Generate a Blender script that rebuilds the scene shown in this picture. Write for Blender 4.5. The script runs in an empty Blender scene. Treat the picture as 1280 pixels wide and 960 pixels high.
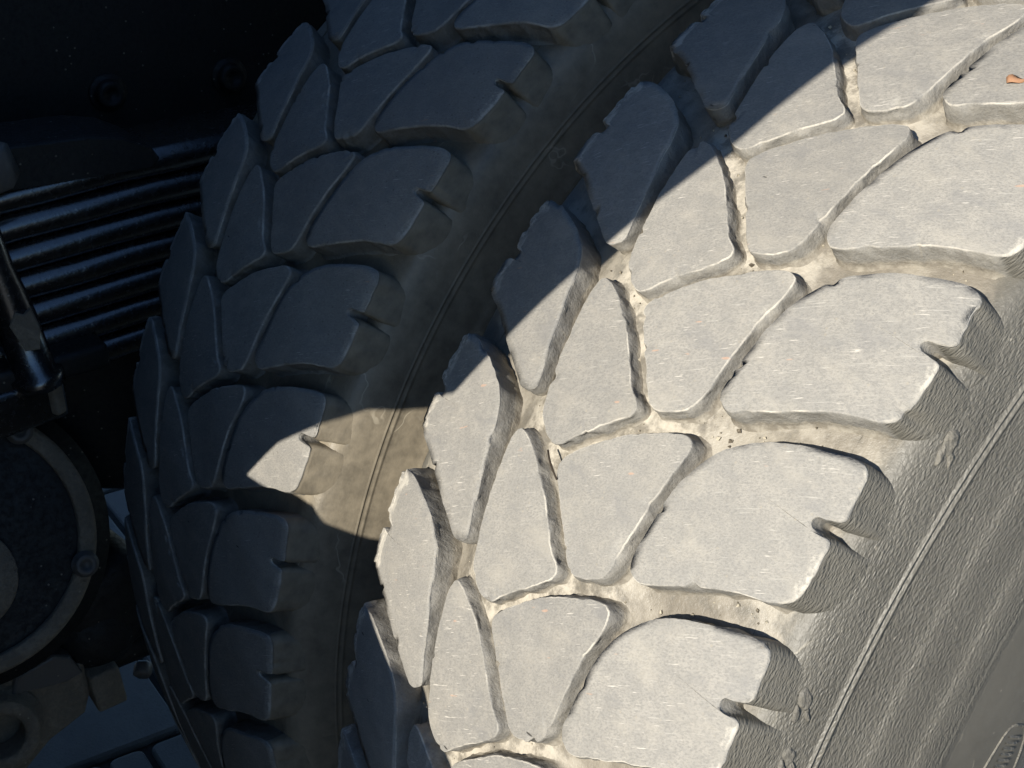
import bpy, math, random
from mathutils import Matrix, Vector, Euler

# ------------------------------------------------------------------ camera, sky, sun, exposure
scene = bpy.context.scene
COL = scene.collection
cam_data = bpy.data.cameras.new('camera')
cam = bpy.data.objects.new('camera', cam_data)
COL.objects.link(cam)
cam_data.sensor_width = 36.0
cam_data.lens = 48.62
cam_data.clip_start = 0.02
cam_data.clip_end = 500.0
RIGHT = Vector((0.55562, 0.83144, 0.0))
DOWN = Vector((0.35379, -0.23642, -0.90495))
FWD = Vector((-0.75241, 0.50281, -0.42551))
m = Matrix.Identity(4)
for i in range(3):
    m[i][0] = RIGHT[i]; m[i][1] = -DOWN[i]; m[i][2] = -FWD[i]
m[0][3], m[1][3], m[2][3] = 0.40640, -0.72798, 0.53500
cam.matrix_world = m
scene.camera = cam

SUN_DIR = Vector((0.366, -0.850, 0.380)).normalized()     # towards the sun
world = bpy.data.worlds.new('World')
scene.world = world
world.use_nodes = True
wn = world.node_tree
bg = wn.nodes['Background']
sky = wn.nodes.new('ShaderNodeTexSky')
sky.sky_type = 'NISHITA'
sky.sun_disc = False
sky.sun_elevation = math.asin(SUN_DIR.z)
sky.sun_rotation = math.atan2(SUN_DIR.x, SUN_DIR.y)
wn.links.new(sky.outputs[0], bg.inputs[0])
bg.inputs[1].default_value = 0.088
sky.air_density = 1.0
sky.dust_density = 0.2
sky.ozone_density = 5.0
sun_data = bpy.data.lights.new('sun', 'SUN')
sun_data.energy = 5.0
sun_data.angle = math.radians(0.45)
sun_data.color = (1.0, 0.93, 0.81)
sun = bpy.data.objects.new('sun', sun_data)
COL.objects.link(sun)
sun.rotation_euler = SUN_DIR.to_track_quat('Z', 'Y').to_euler()
scene.view_settings.view_transform = 'Standard'
scene.view_settings.look = 'None'
scene.view_settings.gamma = 1.0
scene.view_settings.exposure = 0.8
scene.cycles.max_bounces = 6
scene.cycles.diffuse_bounces = 3
scene.cycles.glossy_bounces = 3

# ------------------------------------------------------------------ helpers
R0 = 0.5
C2, C4 = 0.1543, 39.565
NP = 42
DTH = 2 * math.pi / NP
FAR_X = -0.3241
FAR_PH = -0.0631
FLOOR = 16.0        # groove depth at the shoulders, mm


def prof(x):
    return R0 - C2 * x * x - C4 * x ** 4


def floor_depth(x, mid=8.0):
    """groove depth in mm; the crown is worn shallower in the middle"""
    t = min(1.0, max(0.0, (abs(x) - 0.034) / 0.034))
    outer_ = 12.5 if x > 0 else 16.0      # the outer half is worn lower
    return mid + (outer_ - min(mid, outer_)) * t * t * (3 - 2 * t)


def sstep(a, b, v):
    t = min(1.0, max(0.0, (v - a) / (b - a)))
    return t * t * (3 - 2 * t)


def tag(o, label=None, cat=None, group=None, kind=None):
    if label: o['label'] = label
    if cat: o['category'] = cat
    if group: o['group'] = group
    if kind: o['kind'] = kind
    return o


def link(name, me, parent=None, mat=None):
    o = bpy.data.objects.new(name, me)
    COL.objects.link(o)
    if parent is not None:
        o.parent = parent
    if mat is not None and me is not None and not me.materials:
        me.materials.append(mat)
    return o


def empty(name, loc):
    o = bpy.data.objects.new(name, None)
    COL.objects.link(o)
    o.location = loc
    o.empty_display_size = 0.05
    return o


def mesh(name, V, F, smooth=True, attrs=None, uv=None):
    me = bpy.data.meshes.new(name)
    me.from_pydata(V, [], F)
    if smooth:
        me.polygons.foreach_set('use_smooth', [True] * len(me.polygons))
    for k, vals in (attrs or {}).items():
        a = me.attributes.new(k, 'FLOAT', 'POINT')
        a.data.foreach_set('value', vals)
    if uv:
        l = me.uv_layers.new(name='UVMap')
        idx = [0] * len(me.loops)
        me.loops.foreach_get('vertex_index', idx)
        flat = []
        for i in idx:
            flat.extend(uv[i])
        l.data.foreach_set('uv', flat)
    me.update()
    return me


class Noise1:
    """periodic smooth noise on 0..1"""
    def __init__(self, rnd, n):
        self.c = [rnd.uniform(-1, 1) for _ in range(n)]

    def __call__(self, t):
        n = len(self.c)
        f = (t % 1.0) * n
        i = int(f); a = f - i; a = a * a * (3 - 2 * a)
        return self.c[i % n] * (1 - a) + self.c[(i + 1) % n] * a


# ------------------------------------------------------------------ materials
class NT:
    def __init__(self, name):
        self.mat = bpy.data.materials.new(name)
        self.mat.use_nodes = True
        self.t = self.mat.node_tree
        self.b = self.t.nodes['Principled BSDF']

    def n(self, typ, **kw):
        nd = self.t.nodes.new(typ)
        for k, v in kw.items():
            setattr(nd, k, v)
        return nd

    def l(self, a, b):
        self.t.links.new(a, b)

    def noise(self, vec, scale, detail=4, rough=0.55, dist=0.0):
        nd = self.n('ShaderNodeTexNoise')
        nd.inputs['Scale'].default_value = scale
        nd.inputs['Detail'].default_value = detail
        nd.inputs['Roughness'].default_value = rough
        nd.inputs['Distortion'].default_value = dist
        if vec is not None: self.l(vec, nd.inputs['Vector'])
        return nd.outputs['Fac']

    def voronoi(self, vec, scale, feature='F1', out='Distance', rand=1.0):
        nd = self.n('ShaderNodeTexVoronoi', feature=feature)
        nd.inputs['Scale'].default_value = scale
        nd.inputs['Randomness'].default_value = rand
        if vec is not None: self.l(vec, nd.inputs['Vector'])
        return nd.outputs[out]

    def ramp(self, fac, a, b, lo=0.0, hi=1.0):
        nd = self.n('ShaderNodeMapRange')
        nd.interpolation_type = 'SMOOTHSTEP'
        nd.inputs['From Min'].default_value = a
        nd.inputs['From Max'].default_value = b
        nd.inputs['To Min'].default_value = lo
        nd.inputs['To Max'].default_value = hi
        self.l(fac, nd.inputs['Value'])
        return nd.outputs[0]

    def math(self, op, a, b=None):
        nd = self.n('ShaderNodeMath', operation=op)
        for i, v in enumerate((a, b)):
            if v is None: continue
            if isinstance(v, (int, float)): nd.inputs[i].default_value = v
            else: self.l(v, nd.inputs[i])
        return nd.outputs[0]

    def mix(self, fac, a, b):
        nd = self.n('ShaderNodeMix', data_type='RGBA')
        if isinstance(fac, (int, float)): nd.inputs[0].default_value = fac
        else: self.l(fac, nd.inputs[0])
        for s, v in ((nd.inputs[6], a), (nd.inputs[7], b)):
            if isinstance(v, tuple): s.default_value = (*v, 1)
            else: self.l(v, s)
        return nd.outputs[2]

    def attr(self, name):
        nd = self.n('ShaderNodeAttribute', attribute_name=name)
        return nd.outputs['Fac']

    def coords(self, which):
        nd = self.n('ShaderNodeTexCoord')
        return nd.outputs[which]

    def vscale(self, vec, s):
        nd = self.n('ShaderNodeMapping')
        nd.inputs['Scale'].default_value = s
        self.l(vec, nd.inputs['Vector'])
        return nd.outputs[0]

    def vrot(self, vec, a):
        nd = self.n('ShaderNodeMapping')
        nd.inputs['Rotation'].default_value = (0, 0, a)
        self.l(vec, nd.inputs['Vector'])
        return nd.outputs[0]

    def vadd_random(self, vec, amount=7.0):
        oi = self.n('ShaderNodeObjectInfo')
        mu = self.math('MULTIPLY', oi.outputs['Random'], amount)
        c = self.n('ShaderNodeCombineXYZ')
        self.l(mu, c.inputs[0]); self.l(mu, c.inputs[1]); self.l(mu, c.inputs[2])
        a = self.n('ShaderNodeVectorMath', operation='ADD')
        self.l(vec, a.inputs[0]); self.l(c.outputs[0], a.inputs[1])
        return a.outputs[0], oi.outputs['Random']

    def bump(self, height, dist, strength=1.0, normal=None):
        nd = self.n('ShaderNodeBump')
        nd.inputs['Distance'].default_value = dist
        nd.inputs['Strength'].default_value = strength
        self.l(height, nd.inputs['Height'])
        if normal is not None: self.l(normal, nd.inputs['Normal'])
        return nd.outputs[0]

    def out(self, color=None, rough=0.7, spec=0.4, normal=None, metal=0.0):
        if color is not None:
            if isinstance(color, tuple): self.b.inputs['Base Color'].default_value = (*color, 1)
            else: self.l(color, self.b.inputs['Base Color'])
        if isinstance(rough, (int, float)): self.b.inputs['Roughness'].default_value = rough
        else: self.l(rough, self.b.inputs['Roughness'])
        self.b.inputs['Specular IOR Level'].default_value = spec
        self.b.inputs['Metallic'].default_value = metal
        if normal is not None: self.l(normal, self.b.inputs['Normal'])
        return self.mat


DUST_A = (0.170, 0.152, 0.124)
DUST_B = (0.270, 0.248, 0.208)


def grain_height(t, uv):
    """leathery wrinkles of the moulded sidewall, stretched along the running direction"""
    g1 = t.noise(t.vscale(uv, (480, 1050, 1)), 1.0, 2, 0.5, 0.8)
    g2 = t.voronoi(t.vscale(uv, (440, 980, 1)), 1.0, 'F1')
    return t.math('ADD', t.math('MULTIPLY', g1, 0.9), t.math('MULTIPLY', g2, 0.6))


def mat_tread(name, tone, dusty, side, film, film_col, dust_shade_a=DUST_A, dust_shade_b=DUST_B, grain=1.0, edge_col=(0.50, 0.47, 0.41), edge_min=0.02, specks=0.955, wall_dark=0.7):
    t = NT(name)
    uv, rnd = t.vadd_random(t.coords('UV'))
    ob, _ = t.vadd_random(t.coords('Object'))
    ruv = t.vrot(uv, -0.49)                      # scuff direction
    mid = t.noise(uv, 110, 5, 0.72)
    wl = t.attr('wall')
    fine = t.noise(t.vscale(ruv, (750, 1250, 1)), 1.0, 3, 0.8)
    fine = t.math('ADD', t.math('MULTIPLY', fine, t.math('SUBTRACT', 1.0, wl)), t.math('MULTIPLY', t.noise(ob, 700, 3, 0.75), wl))
    streak = t.noise(t.vscale(ruv, (85, 1250, 1)), 1.0, 3, 0.6)
    lo = tuple(c * tone for c in (0.242, 0.234, 0.217))
    hi = tuple(c * tone for c in (0.288, 0.275, 0.250))
    c = t.mix(t.ramp(mid, 0.35, 0.68), lo, hi)
    c = t.mix(t.ramp(fine, 0.42, 0.66, 0.0, 0.75), c, tuple(v * tone for v in (0.176, 0.172, 0.162)))
    c = t.mix(t.math('MULTIPLY', t.math('MULTIPLY', t.ramp(streak, 0.60, 0.76), 0.6), t.math('SUBTRACT', 1.0, wl)), c, tuple(v * tone for v in (0.40, 0.385, 0.35)))
    # scuffed patches, tan dust stains, fine scratches, small cuts
    patch = t.noise(t.vscale(uv, (34, 60, 1)), 1.0, 4, 0.65)
    c = t.mix(t.ramp(patch, 0.50, 0.74, 0.0, 0.45), c, tuple(v * tone for v in (0.340, 0.318, 0.276)))
    c = t.mix(t.ramp(patch, 0.46, 0.28, 0.0, 0.50), c, tuple(v * tone for v in (0.178, 0.177, 0.176)))
    sc = t.noise(t.vscale(ruv, (130, 1700, 1)), 1.0, 2, 0.5)
    scm = t.math('MULTIPLY', t.math('MULTIPLY', t.ramp(sc, 0.66, 0.73), t.ramp(t.noise(uv, 30, 2), 0.46, 0.58, 0.0, 0.85)), t.math('SUBTRACT', 1.0, wl))
    c = t.mix(scm, c, tuple(v * tone for v in (0.52, 0.49, 0.44)))
    rot = t.n('ShaderNodeMapping'); rot.inputs['Rotation'].default_value = (0, 0, 0.9); rot.inputs['Scale'].default_value = (70, 260, 1)
    t.l(uv, rot.inputs['Vector'])
    vk = t.n('ShaderNodeTexVoronoi'); vk.inputs['Scale'].default_value = 1.0; t.l(rot.outputs[0], vk.inputs['Vector'])
    pk = t.n('ShaderNodeSeparateColor'); t.l(vk.outputs['Color'], pk.inputs[0])
    cut = t.math('MULTIPLY', t.ramp(vk.outputs['Distance'], 0.14, 0.06), t.ramp(pk.outputs[0], 0.985, 0.987))
    c = t.mix(t.math('MULTIPLY', cut, 0.9), c, (0.03, 0.028, 0.026))
    bt = t.math('SUBTRACT', 1.0, t.math('MULTIPLY', rnd, 0.16))
    hsv = t.n('ShaderNodeHueSaturation'); t.l(bt, hsv.inputs['Value']); t.l(c, hsv.inputs['Color'])
    c = hsv.outputs[0]
    # sparse pale specks, rare rusty smears
    v2 = t.n('ShaderNodeTexVoronoi'); v2.inputs['Scale'].default_value = 420; t.l(uv, v2.inputs['Vector'])
    p2 = t.n('ShaderNodeSeparateColor'); t.l(v2.outputs['Color'], p2.inputs[0])
    spk = t.math('MULTIPLY', t.ramp(v2.outputs['Distance'], 0.30, 0.15), t.ramp(p2.outputs[1], specks, specks + .005))
    c = t.mix(t.math('MULTIPLY', spk, 0.6), c, dust_shade_b)
    rustm = t.math('MULTIPLY', t.ramp(t.noise(t.vscale(ruv, (70, 260, 1)), 1.0, 2), 0.72, 0.78), 0.5)
    c = t.mix(rustm, c, tuple(v * tone for v in (0.45, 0.27, 0.18)))
    # walls take a darker tone, dust settles towards the groove floor
    dn = t.noise(ob, 150, 5, 0.7)
    c = t.mix(t.math('MULTIPLY', t.ramp(t.attr('wall'), 0.2, 0.9), t.ramp(dn, 0.35, 0.6, wall_dark, wall_dark * 0.35)), c, tuple(v * tone for v in (0.165, 0.155, 0.135)))
    d = t.math('MULTIPLY', t.attr('dust'), dusty)
    dmask = t.ramp(t.math('ADD', t.math('MULTIPLY', dn, 0.9), t.math('SUBTRACT', d, 0.75)), 0.0, 0.40)
    dcol = t.mix(t.ramp(dn, 0.38, 0.62), dust_shade_a, dust_shade_b)
    c = t.mix(dmask, c, dcol)
    en = t.noise(ob, 480, 4, 0.7)
    ebreak = t.ramp(t.noise(ob, 75, 2, 0.5), 0.38, 0.66, edge_min, 0.8)
    emask = t.math('MULTIPLY', t.ramp(t.math('MULTIPLY', t.attr('edge'), t.math('ADD', en, 0.2)), 0.40, 0.72), ebreak)
    rim = t.math('MULTIPLY', t.ramp(t.attr('edge'), 0.95, 1.7), t.ramp(t.noise(ob, 340, 5, 0.75), 0.44, 0.58, 0.0, 0.9))
    emask = t.math('MAXIMUM', emask, rim)
    c = t.mix(emask, c, edge_col)
    # moulded shoulder face: same leathery rubber as the sidewall
    sd = t.ramp(t.attr('side'), 0.25, 0.75)
    suv0 = t.n('ShaderNodeUVMap', uv_map='SideUV').outputs[0]
    fm = t.ramp(t.math('ADD', t.math('MULTIPLY', t.noise(suv0, 110, 5, 0.65), 0.6), 0.25), 0.15, 0.85)
    c = t.mix(sd, c, t.mix(t.math('MULTIPLY', fm, film), side, film_col))
    h = t.math('ADD', t.math('MULTIPLY', mid, 0.55), t.math('MULTIPLY', fine, 0.30))
    h = t.math('SUBTRACT', h, t.math('MULTIPLY', cut, 1.5))
    h = t.math('ADD', h, t.math('MULTIPLY', patch, 0.8))
    h = t.math('ADD', h, t.math('MULTIPLY', t.math('MULTIPLY', en, t.math('ADD', t.attr('edge'), t.attr('wall'))), 0.8))
    h = t.math('MULTIPLY', h, t.math('SUBTRACT', 1.0, t.math('MULTIPLY', sd, 0.85)))
    suv = t.n('ShaderNodeUVMap', uv_map='SideUV').outputs[0]
    h = t.math('ADD', h, t.math('MULTIPLY', t.math('MULTIPLY', grain_height(t, suv), sd), grain))
    nrm = t.bump(h, 0.0012, 0.6)
    ro = t.ramp(sd, 0, 1, 0.78, 0.55)
    return t.out(c, ro, 0.35, nrm)


def mat_carcass(name, side, dusty, grain, dust_shade_a=DUST_A, dust_shade_b=DUST_B, film=0.35, film_col=(0.30, 0.26, 0.19), cracks=False, crack_col=(0.42, 0.38, 0.30)):
    t = NT(name)
    uv = t.coords('UV'); ob = t.coords('Object')
    big = t.noise(uv, 14, 5, 0.6)
    mid = t.noise(uv, 110, 6, 0.65)
    c = t.mix(t.ramp(big, 0.3, 0.7), tuple(v * 0.75 for v in side), side)
    # thin dust film on the sidewall
    f = t.math('MULTIPLY', t.ramp(t.math('ADD', t.math('MULTIPLY', mid, 0.6), t.math('MULTIPLY', big, 0.5)), 0.15, 0.85), film)
    c = t.mix(f, c, film_col)
    # dried mud cracks: thin wandering lines
    cr = t.voronoi(t.vscale(uv, (13, 21, 1)), 1.0, 'DISTANCE_TO_EDGE')
    wob = t.n('ShaderNodeVectorMath', operation='ADD')
    nz = t.n('ShaderNodeTexNoise'); nz.inputs['Scale'].default_value = 70; t.l(uv, nz.inputs['Vector'])
    ms = t.n('ShaderNodeVectorMath', operation='SCALE'); ms.inputs['Scale'].default_value = 0.35
    t.l(nz.outputs['Color'], ms.inputs[0])
    t.l(t.vscale(uv, (13, 21, 1)), wob.inputs[0]); t.l(ms.outputs[0], wob.inputs[1])
    cr = t.voronoi(wob.outputs[0], 1.0, 'DISTANCE_TO_EDGE')
    crm = t.math('MULTIPLY', t.ramp(cr, 0.011, 0.003), t.ramp(t.noise(uv, 22, 3), 0.50, 0.60, 0, 0.42))
    if not cracks: crm = t.math('MULTIPLY', crm, t.math('SUBTRACT', 1.0, t.attr('grain')))
    c = t.mix(crm, c, crack_col)
    # specks
    v2 = t.n('ShaderNodeTexVoronoi'); v2.inputs['Scale'].default_value = 260; t.l(uv, v2.inputs['Vector'])
    p2 = t.n('ShaderNodeSeparateColor'); t.l(v2.outputs['Color'], p2.inputs[0])
    spk = t.math('MULTIPLY', t.ramp(v2.outputs['Distance'], 0.22, 0.12), t.ramp(p2.outputs[1], 0.90, 0.92))
    c = t.mix(t.math('MULTIPLY', spk, 0.6), c, dust_shade_b)
    # groove floor dust; on the inner tyre a tone darkened for shade
    d = t.math('MULTIPLY', t.attr('dust'), dusty)
    dn = t.noise(ob, 90, 6, 0.7)
    dm = t.ramp(t.math('ADD', t.math('MULTIPLY', dn, 1.1), t.math('SUBTRACT', d, 0.98)), 0.22, 0.62)
    dcol = t.mix(t.ramp(t.noise(ob, 45, 5), 0.38, 0.62), dust_shade_a, dust_shade_b)
    dcol = t.mix(t.math('MULTIPLY', t.attr('pale'), t.ramp(dn, 0.42, 0.62)), dcol, tuple(min(.66, v * 1.5) for v in dust_shade_b))
    c = t.mix(dm, c, dcol)
    wr = t.math('MULTIPLY', grain_height(t, uv), t.math('MULTIPLY', t.attr('grain'), grain))
    rid = t.noise(t.vscale(uv, (3, 240, 1)), 1.0, 4, 0.6)
    lines = t.math('MULTIPLY', t.ramp(rid, 0.60, 0.70), 0.35)
    h = t.math('ADD', wr, t.math('MULTIPLY', t.math('MULTIPLY', lines, t.attr('grain')), grain))
    h = t.math('ADD', h, t.math('MULTIPLY', mid, 0.30))
    h = t.math('ADD', h, t.math('MULTIPLY', t.math('MULTIPLY', t.math('ADD', dn, t.math('MULTIPLY', t.noise(ob, 420, 4, 0.7), 0.5)), t.attr('dust')), 1.1))
    nrm = t.bump(h, 0.0011, 0.72)
    ro = t.ramp(mid, 0.3, 0.7, 0.42, 0.56)
    return t.out(c, ro, 0.5, nrm)


def mat_paint(name, col, rough, dust=0.3, dust_col=(0.20, 0.165, 0.125), speck=1.0, bumpd=0.0006, spec=0.5):
    t = NT(name)
    ob = t.coords('Object')
    n1 = t.noise(ob, 30, 6, 0.65)
    n2 = t.noise(ob, 240, 5, 0.65)
    c = t.mix(t.math('MULTIPLY', t.ramp(t.math('ADD', t.math('MULTIPLY', n1, .6), t.math('MULTIPLY', n2, .4)), 0.42, 0.70), dust), col, dust_col)
    v2 = t.n('ShaderNodeTexVoronoi'); v2.inputs['Scale'].default_value = 190; t.l(ob, v2.inputs['Vector'])
    p2 = t.n('ShaderNodeSeparateColor'); t.l(v2.outputs['Color'], p2.inputs[0])
    spk = t.math('MULTIPLY', t.ramp(v2.outputs['Distance'], 0.22, 0.10), t.ramp(p2.outputs[1], 0.86, 0.9))
    c = t.mix(t.math('MULTIPLY', spk, 0.7 * speck), c, (0.42, 0.37, 0.29))
    ro = t.ramp(n2, 0.35, 0.7, rough * 0.85, min(1.0, rough * 1.35))
    nrm = t.bump(t.math('ADD', n2, t.math('MULTIPLY', n1, 1.5)), bumpd, 0.6)
    return t.out(c, ro, spec, nrm)


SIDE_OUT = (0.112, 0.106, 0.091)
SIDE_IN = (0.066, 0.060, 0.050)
M_TREAD = mat_tread('dusty_tread_rubber', 1.0, 1.0, SIDE_OUT, 0.15, (0.15, 0.142, 0.122))
M_TREAD_IN = mat_tread('shade_toned_inner_tread', 0.85, 0.2, SIDE_IN, 0.78, (0.29, 0.248, 0.180), (0.05, 0.047, 0.043), (0.09, 0.085, 0.078), 0.06, (0.40, 0.38, 0.34), 0.10, 0.88, 1.0)  # groove and wall colours darkened to deepen the shade on this tyre
M_SIDE = mat_carcass('outer_tyre_sidewall', SIDE_OUT, 1.0, 1.0, film=0.30, film_col=(0.15, 0.142, 0.122))
M_SIDE_IN = mat_carcass('inner_tyre_sidewall', SIDE_IN, 0.2, 0.05, (0.07, 0.065, 0.055), (0.16, 0.145, 0.12), film=0.78, film_col=(0.29, 0.248, 0.180), cracks=True)  # groove floor colours lowered to stand in for shade
M_BLACK = mat_paint('glossy_black_paint', (0.010, 0.010, 0.012), 0.22, 0.12, speck=0.6, spec=1.0)
M_BLACK.node_tree.nodes['Principled BSDF'].inputs['Coat Weight'].default_value = 1.0
M_BLACK.node_tree.nodes['Principled BSDF'].inputs['Coat Roughness'].default_value = 0.22
M_BLACK.node_tree.nodes['Principled BSDF'].inputs['Coat IOR'].default_value = 1.8
M_SATIN = mat_paint('satin_black_paint', (0.008, 0.008, 0.008), 0.6, 0.22, (0.045, 0.04, 0.033), speck=0.6)
M_GRIME = mat_paint('dusty_brown_grime', (0.21, 0.172, 0.126), 0.85, 0.8, (0.36, 0.30, 0.22), bumpd=0.003)
M_STEEL = mat_paint('dull_steel', (0.13, 0.12, 0.11), 0.45, 0.4, (0.2, 0.17, 0.13))
M_RIM = mat_paint('grey_wheel_paint', (0.30, 0.30, 0.30), 0.5, 0.5, (0.3, 0.26, 0.2))
M_HOLE = mat_paint('dark_bore', (0.012, 0.011, 0.010), 0.9, 0.1)


def mat_paver():
    t = NT('concrete_paver')
    ob, rnd = t.vadd_random(t.coords('Object'))
    n1 = t.noise(ob, 9, 5, 0.6); n2 = t.noise(ob, 260, 5, 0.7)
    c = t.mix(t.ramp(n1, 0.3, 0.7), (0.12, 0.117, 0.113), (0.16, 0.155, 0.147))
    c = t.mix(t.ramp(n2, 0.5, 0.75, 0, 0.5), c, (0.08, 0.078, 0.075))
    return t.out(c, 0.85, 0.3, t.bump(n2, 0.0015, 0.6))


def mat_ground():
    t = NT('paved_ground')
    ob = t.coords('Object')
    br = t.n('ShaderNodeTexBrick')
    br.inputs['Scale'].default_value = 1.0
    br.inputs['Brick Width'].default_value = 0.2
    br.inputs['Row Height'].default_value = 0.1
    br.inputs['Mortar Size'].default_value = 0.005
    br.inputs['Color1'].default_value = (0.085, 0.084, 0.082, 1)
    br.inputs['Color2'].default_value = (0.12, 0.118, 0.115, 1)
    br.inputs['Mortar'].default_value = (0.10, 0.095, 0.085, 1)
    t.l(ob, br.inputs['Vector'])
    n = t.noise(ob, 40, 5)
    c = t.mix(t.ramp(n, 0.45, 0.75, 0, 0.4), br.outputs['Color'], (0.07, 0.068, 0.065))
    return t.out(c, 0.9, 0.3, t.bump(n, 0.002, 0.5))


def mat_joint():
    t = NT('joint_sand')
    ob = t.coords('Object')
    n = t.noise(ob, 300, 5)
    return t.out(t.mix(n, (0.03, 0.028, 0.025), (0.06, 0.055, 0.05)), 0.95, 0.2, t.bump(n, 0.002, 0.8))


# ------------------------------------------------------------------ the ground with its pavers
GZ = -R0
gme = mesh('ground', [(-60, -60, 0), (60, -60, 0), (60, 60, 0), (-60, 60, 0)], [(0, 1, 2, 3)], smooth=False)
ground = link('ground', gme, None, mat_ground())
ground.location = (0, 0, GZ - 0.012)
tag(ground, 'shaded grey paved ground below the wheels', 'pavement', kind='structure')
jm = mesh('paver_bed', [(-1.85, -1.0, 0), (-0.28, -1.0, 0), (-0.28, 0.5, 0), (-1.85, 0.5, 0)], [(0, 1, 2, 3)], smooth=False)
jo = link('sand_bed', jm, ground, mat_joint())
jo.location = (0, 0, 0.004)


def paver_mesh(w, l, rng):
    """rounded-corner concrete paver, top at z=0"""
    rc = 0.014; g = 0.0045
    pts = []
    for cx, cy, a0 in ((w / 2 - rc, l / 2 - rc, 0), (-w / 2 + rc, l / 2 - rc, 90), (-w / 2 + rc, -l / 2 + rc, 180), (w / 2 - rc, -l / 2 + rc, 270)):
        for k in range(4):
            a = math.radians(a0 + 30 * k)
            pts.append((cx + (rc - g) * math.cos(a), cy + (rc - g) * math.sin(a)))
    n = len(pts)
    V = []; F = []
    for ins, z in ((0.0, -0.03), (0.0, -0.006), (0.0018, -0.002), (0.006, 0.0)):
        for x, y in pts:
            d = math.hypot(x, y)
            V.append((x * (1 - ins / d), y * (1 - ins / d), z + rng.uniform(-0.0003, 0.0003)))
    for r in range(3):
        for i in range(n):
            j = (i + 1) % n
            F.append((r * n + i, r * n + j, (r + 1) * n + j, (r + 1) * n + i))
    F.append(tuple(3 * n + i for i in range(n)))
    return mesh('paver', V, F, smooth=False)


rng = random.Random(3)
M_PAV = mat_paver()
y_edges = [-0.93, -0.84, -0.75, -0.66, -0.565, -0.474, -0.432, -0.384, -0.29, -0.2, -0.105, -0.01, 0.085, 0.18]
pm_cache = {}


def paver(x0, x1, y0, y1):
    key = (round(x1 - x0, 3), round(y1 - y0, 3))
    if key not in pm_cache:
        pm_cache[key] = paver_mesh(x1 - x0, y1 - y0, rng)
    o = link('paver', pm_cache[key], ground, M_PAV)
    o.location = ((x0 + x1) / 2, (y0 + y1) / 2, 0.012 + rng.uniform(-0.001, 0.001))
    o.rotation_euler = (rng.uniform(-.004, .004), rng.uniform(-.004, .004), 0)


for a, b in zip(y_edges[:-1], y_edges[1:]):
    paver(-0.86, -0.665, a, b)
    paver(-0.665, -0.47, a, b)
for r, x1 in enumerate((-0.86, -1.255, -1.45, -1.645)):
    w = 0.395 if r == 0 else 0.195
    for k in range(6):
        y0 = -0.93 + 0.2 * k + (0.09 if r % 2 else 0.0)
        paver(x1 - w, x1, y0, y0 + 0.2)

# ------------------------------------------------------------------ tyres
# outlines of the four tread block kinds, (axial mm, running mm) on the crown
OUT = {
 'A': [(-111, 448), (-98, 447.5), (-83, 443), (-71, 437.5), (-63, 432), (-57, 423.5), (-54, 413), (-50, 401), (-46, 385), (-42.5, 374), (-42.5, 368),
       (-50, 365), (-60, 370), (-80, 381), (-97, 390), (-113, 396), (-115.5, 401), (-115.5, 412), (-112, 414.5), (-107, 415), (-107, 419), (-112, 420.5), (-116, 423), (-116.5, 433), (-115, 444)],
 'B': [(-40, 424), (-42, 419), (-42, 412), (-40, 395), (-36.5, 378), (-33.5, 366), (-30.5, 359), (-24, 353.5), (-17, 351.5), (-12.5, 353), (-4, 361), (10, 372.5),
       (16, 378), (17.5, 382), (15, 385), (10, 388), (1, 397), (-8, 406), (-16, 413), (-27, 420), (-35, 424)],
 'C': [(-6.5, 418), (-7.5, 422), (-4.5, 427), (4, 434.5), (16, 444), (30, 451.5), (42, 457), (48, 458.5), (52, 457), (53, 453), (51.5, 444), (48.5, 431), (46.5, 416),
       (45.5, 403), (44, 396), (41, 391.5), (34, 387.5), (26, 385.5), (21, 388), (15, 394), (6, 404), (-3, 414)],
 'D': [(54, 401), (52, 405), (52, 411), (53, 422), (55.5, 438), (60, 450), (65, 458), (72, 465), (81, 470.5), (92, 475), (103, 479), (112, 481.5), (118, 481), (120.5, 477), (121, 469), (121.5, 460.5),
       (118, 458.0), (113.3, 456.8), (112, 454.4), (113.8, 452.1), (118, 451.3), (121, 450.4), (121.5, 442), (121, 433), (119.5, 426), (115, 422), (109, 420), (101, 418), (91, 414), (79, 408), (68, 402.5), (62, 399.5), (57, 399)],
}


def resample(P, step):
    n = len(P); out = []
    for i in range(n):
        p0, p1, p2, p3 = P[i - 1], P[i], P[(i + 1) % n], P[(i + 2) % n]
        d = math.dist(p1, p2); k = max(1, round(d / step))
        for j in range(k):
            t = j / k
            # centripetal-ish catmull-rom with reduced tension to avoid overshoot
            m1 = ((p2[0] - p0[0]) * .5, (p2[1] - p0[1]) * .5); m2 = ((p3[0] - p1[0]) * .5, (p3[1] - p1[1]) * .5)
            l1 = math.hypot(*m1) or 1; l2 = math.hypot(*m2) or 1
            s1 = min(1.0, d / l1); s2 = min(1.0, d / l2)
            h = (2 * t ** 3 - 3 * t * t + 1, t ** 3 - 2 * t * t + t, -2 * t ** 3 + 3 * t * t, t ** 3 - t * t)
            out.append(tuple(h[0] * p1[c] + h[1] * m1[c] * s1 + h[2] * p2[c] + h[3] * m2[c] * s2 for c in (0, 1)))
    return out


RINGS = [(-1.7, 0.0), (-0.75, 0.06), (-0.25, 0.22), (0.0, 0.55), (0.14, 1.2), (0.32, 3.0), (0.55, 6.5), (0.75, 10.0), (1.0, 12.8), (1.5, 14.8), (2.8, 16.7)]


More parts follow.
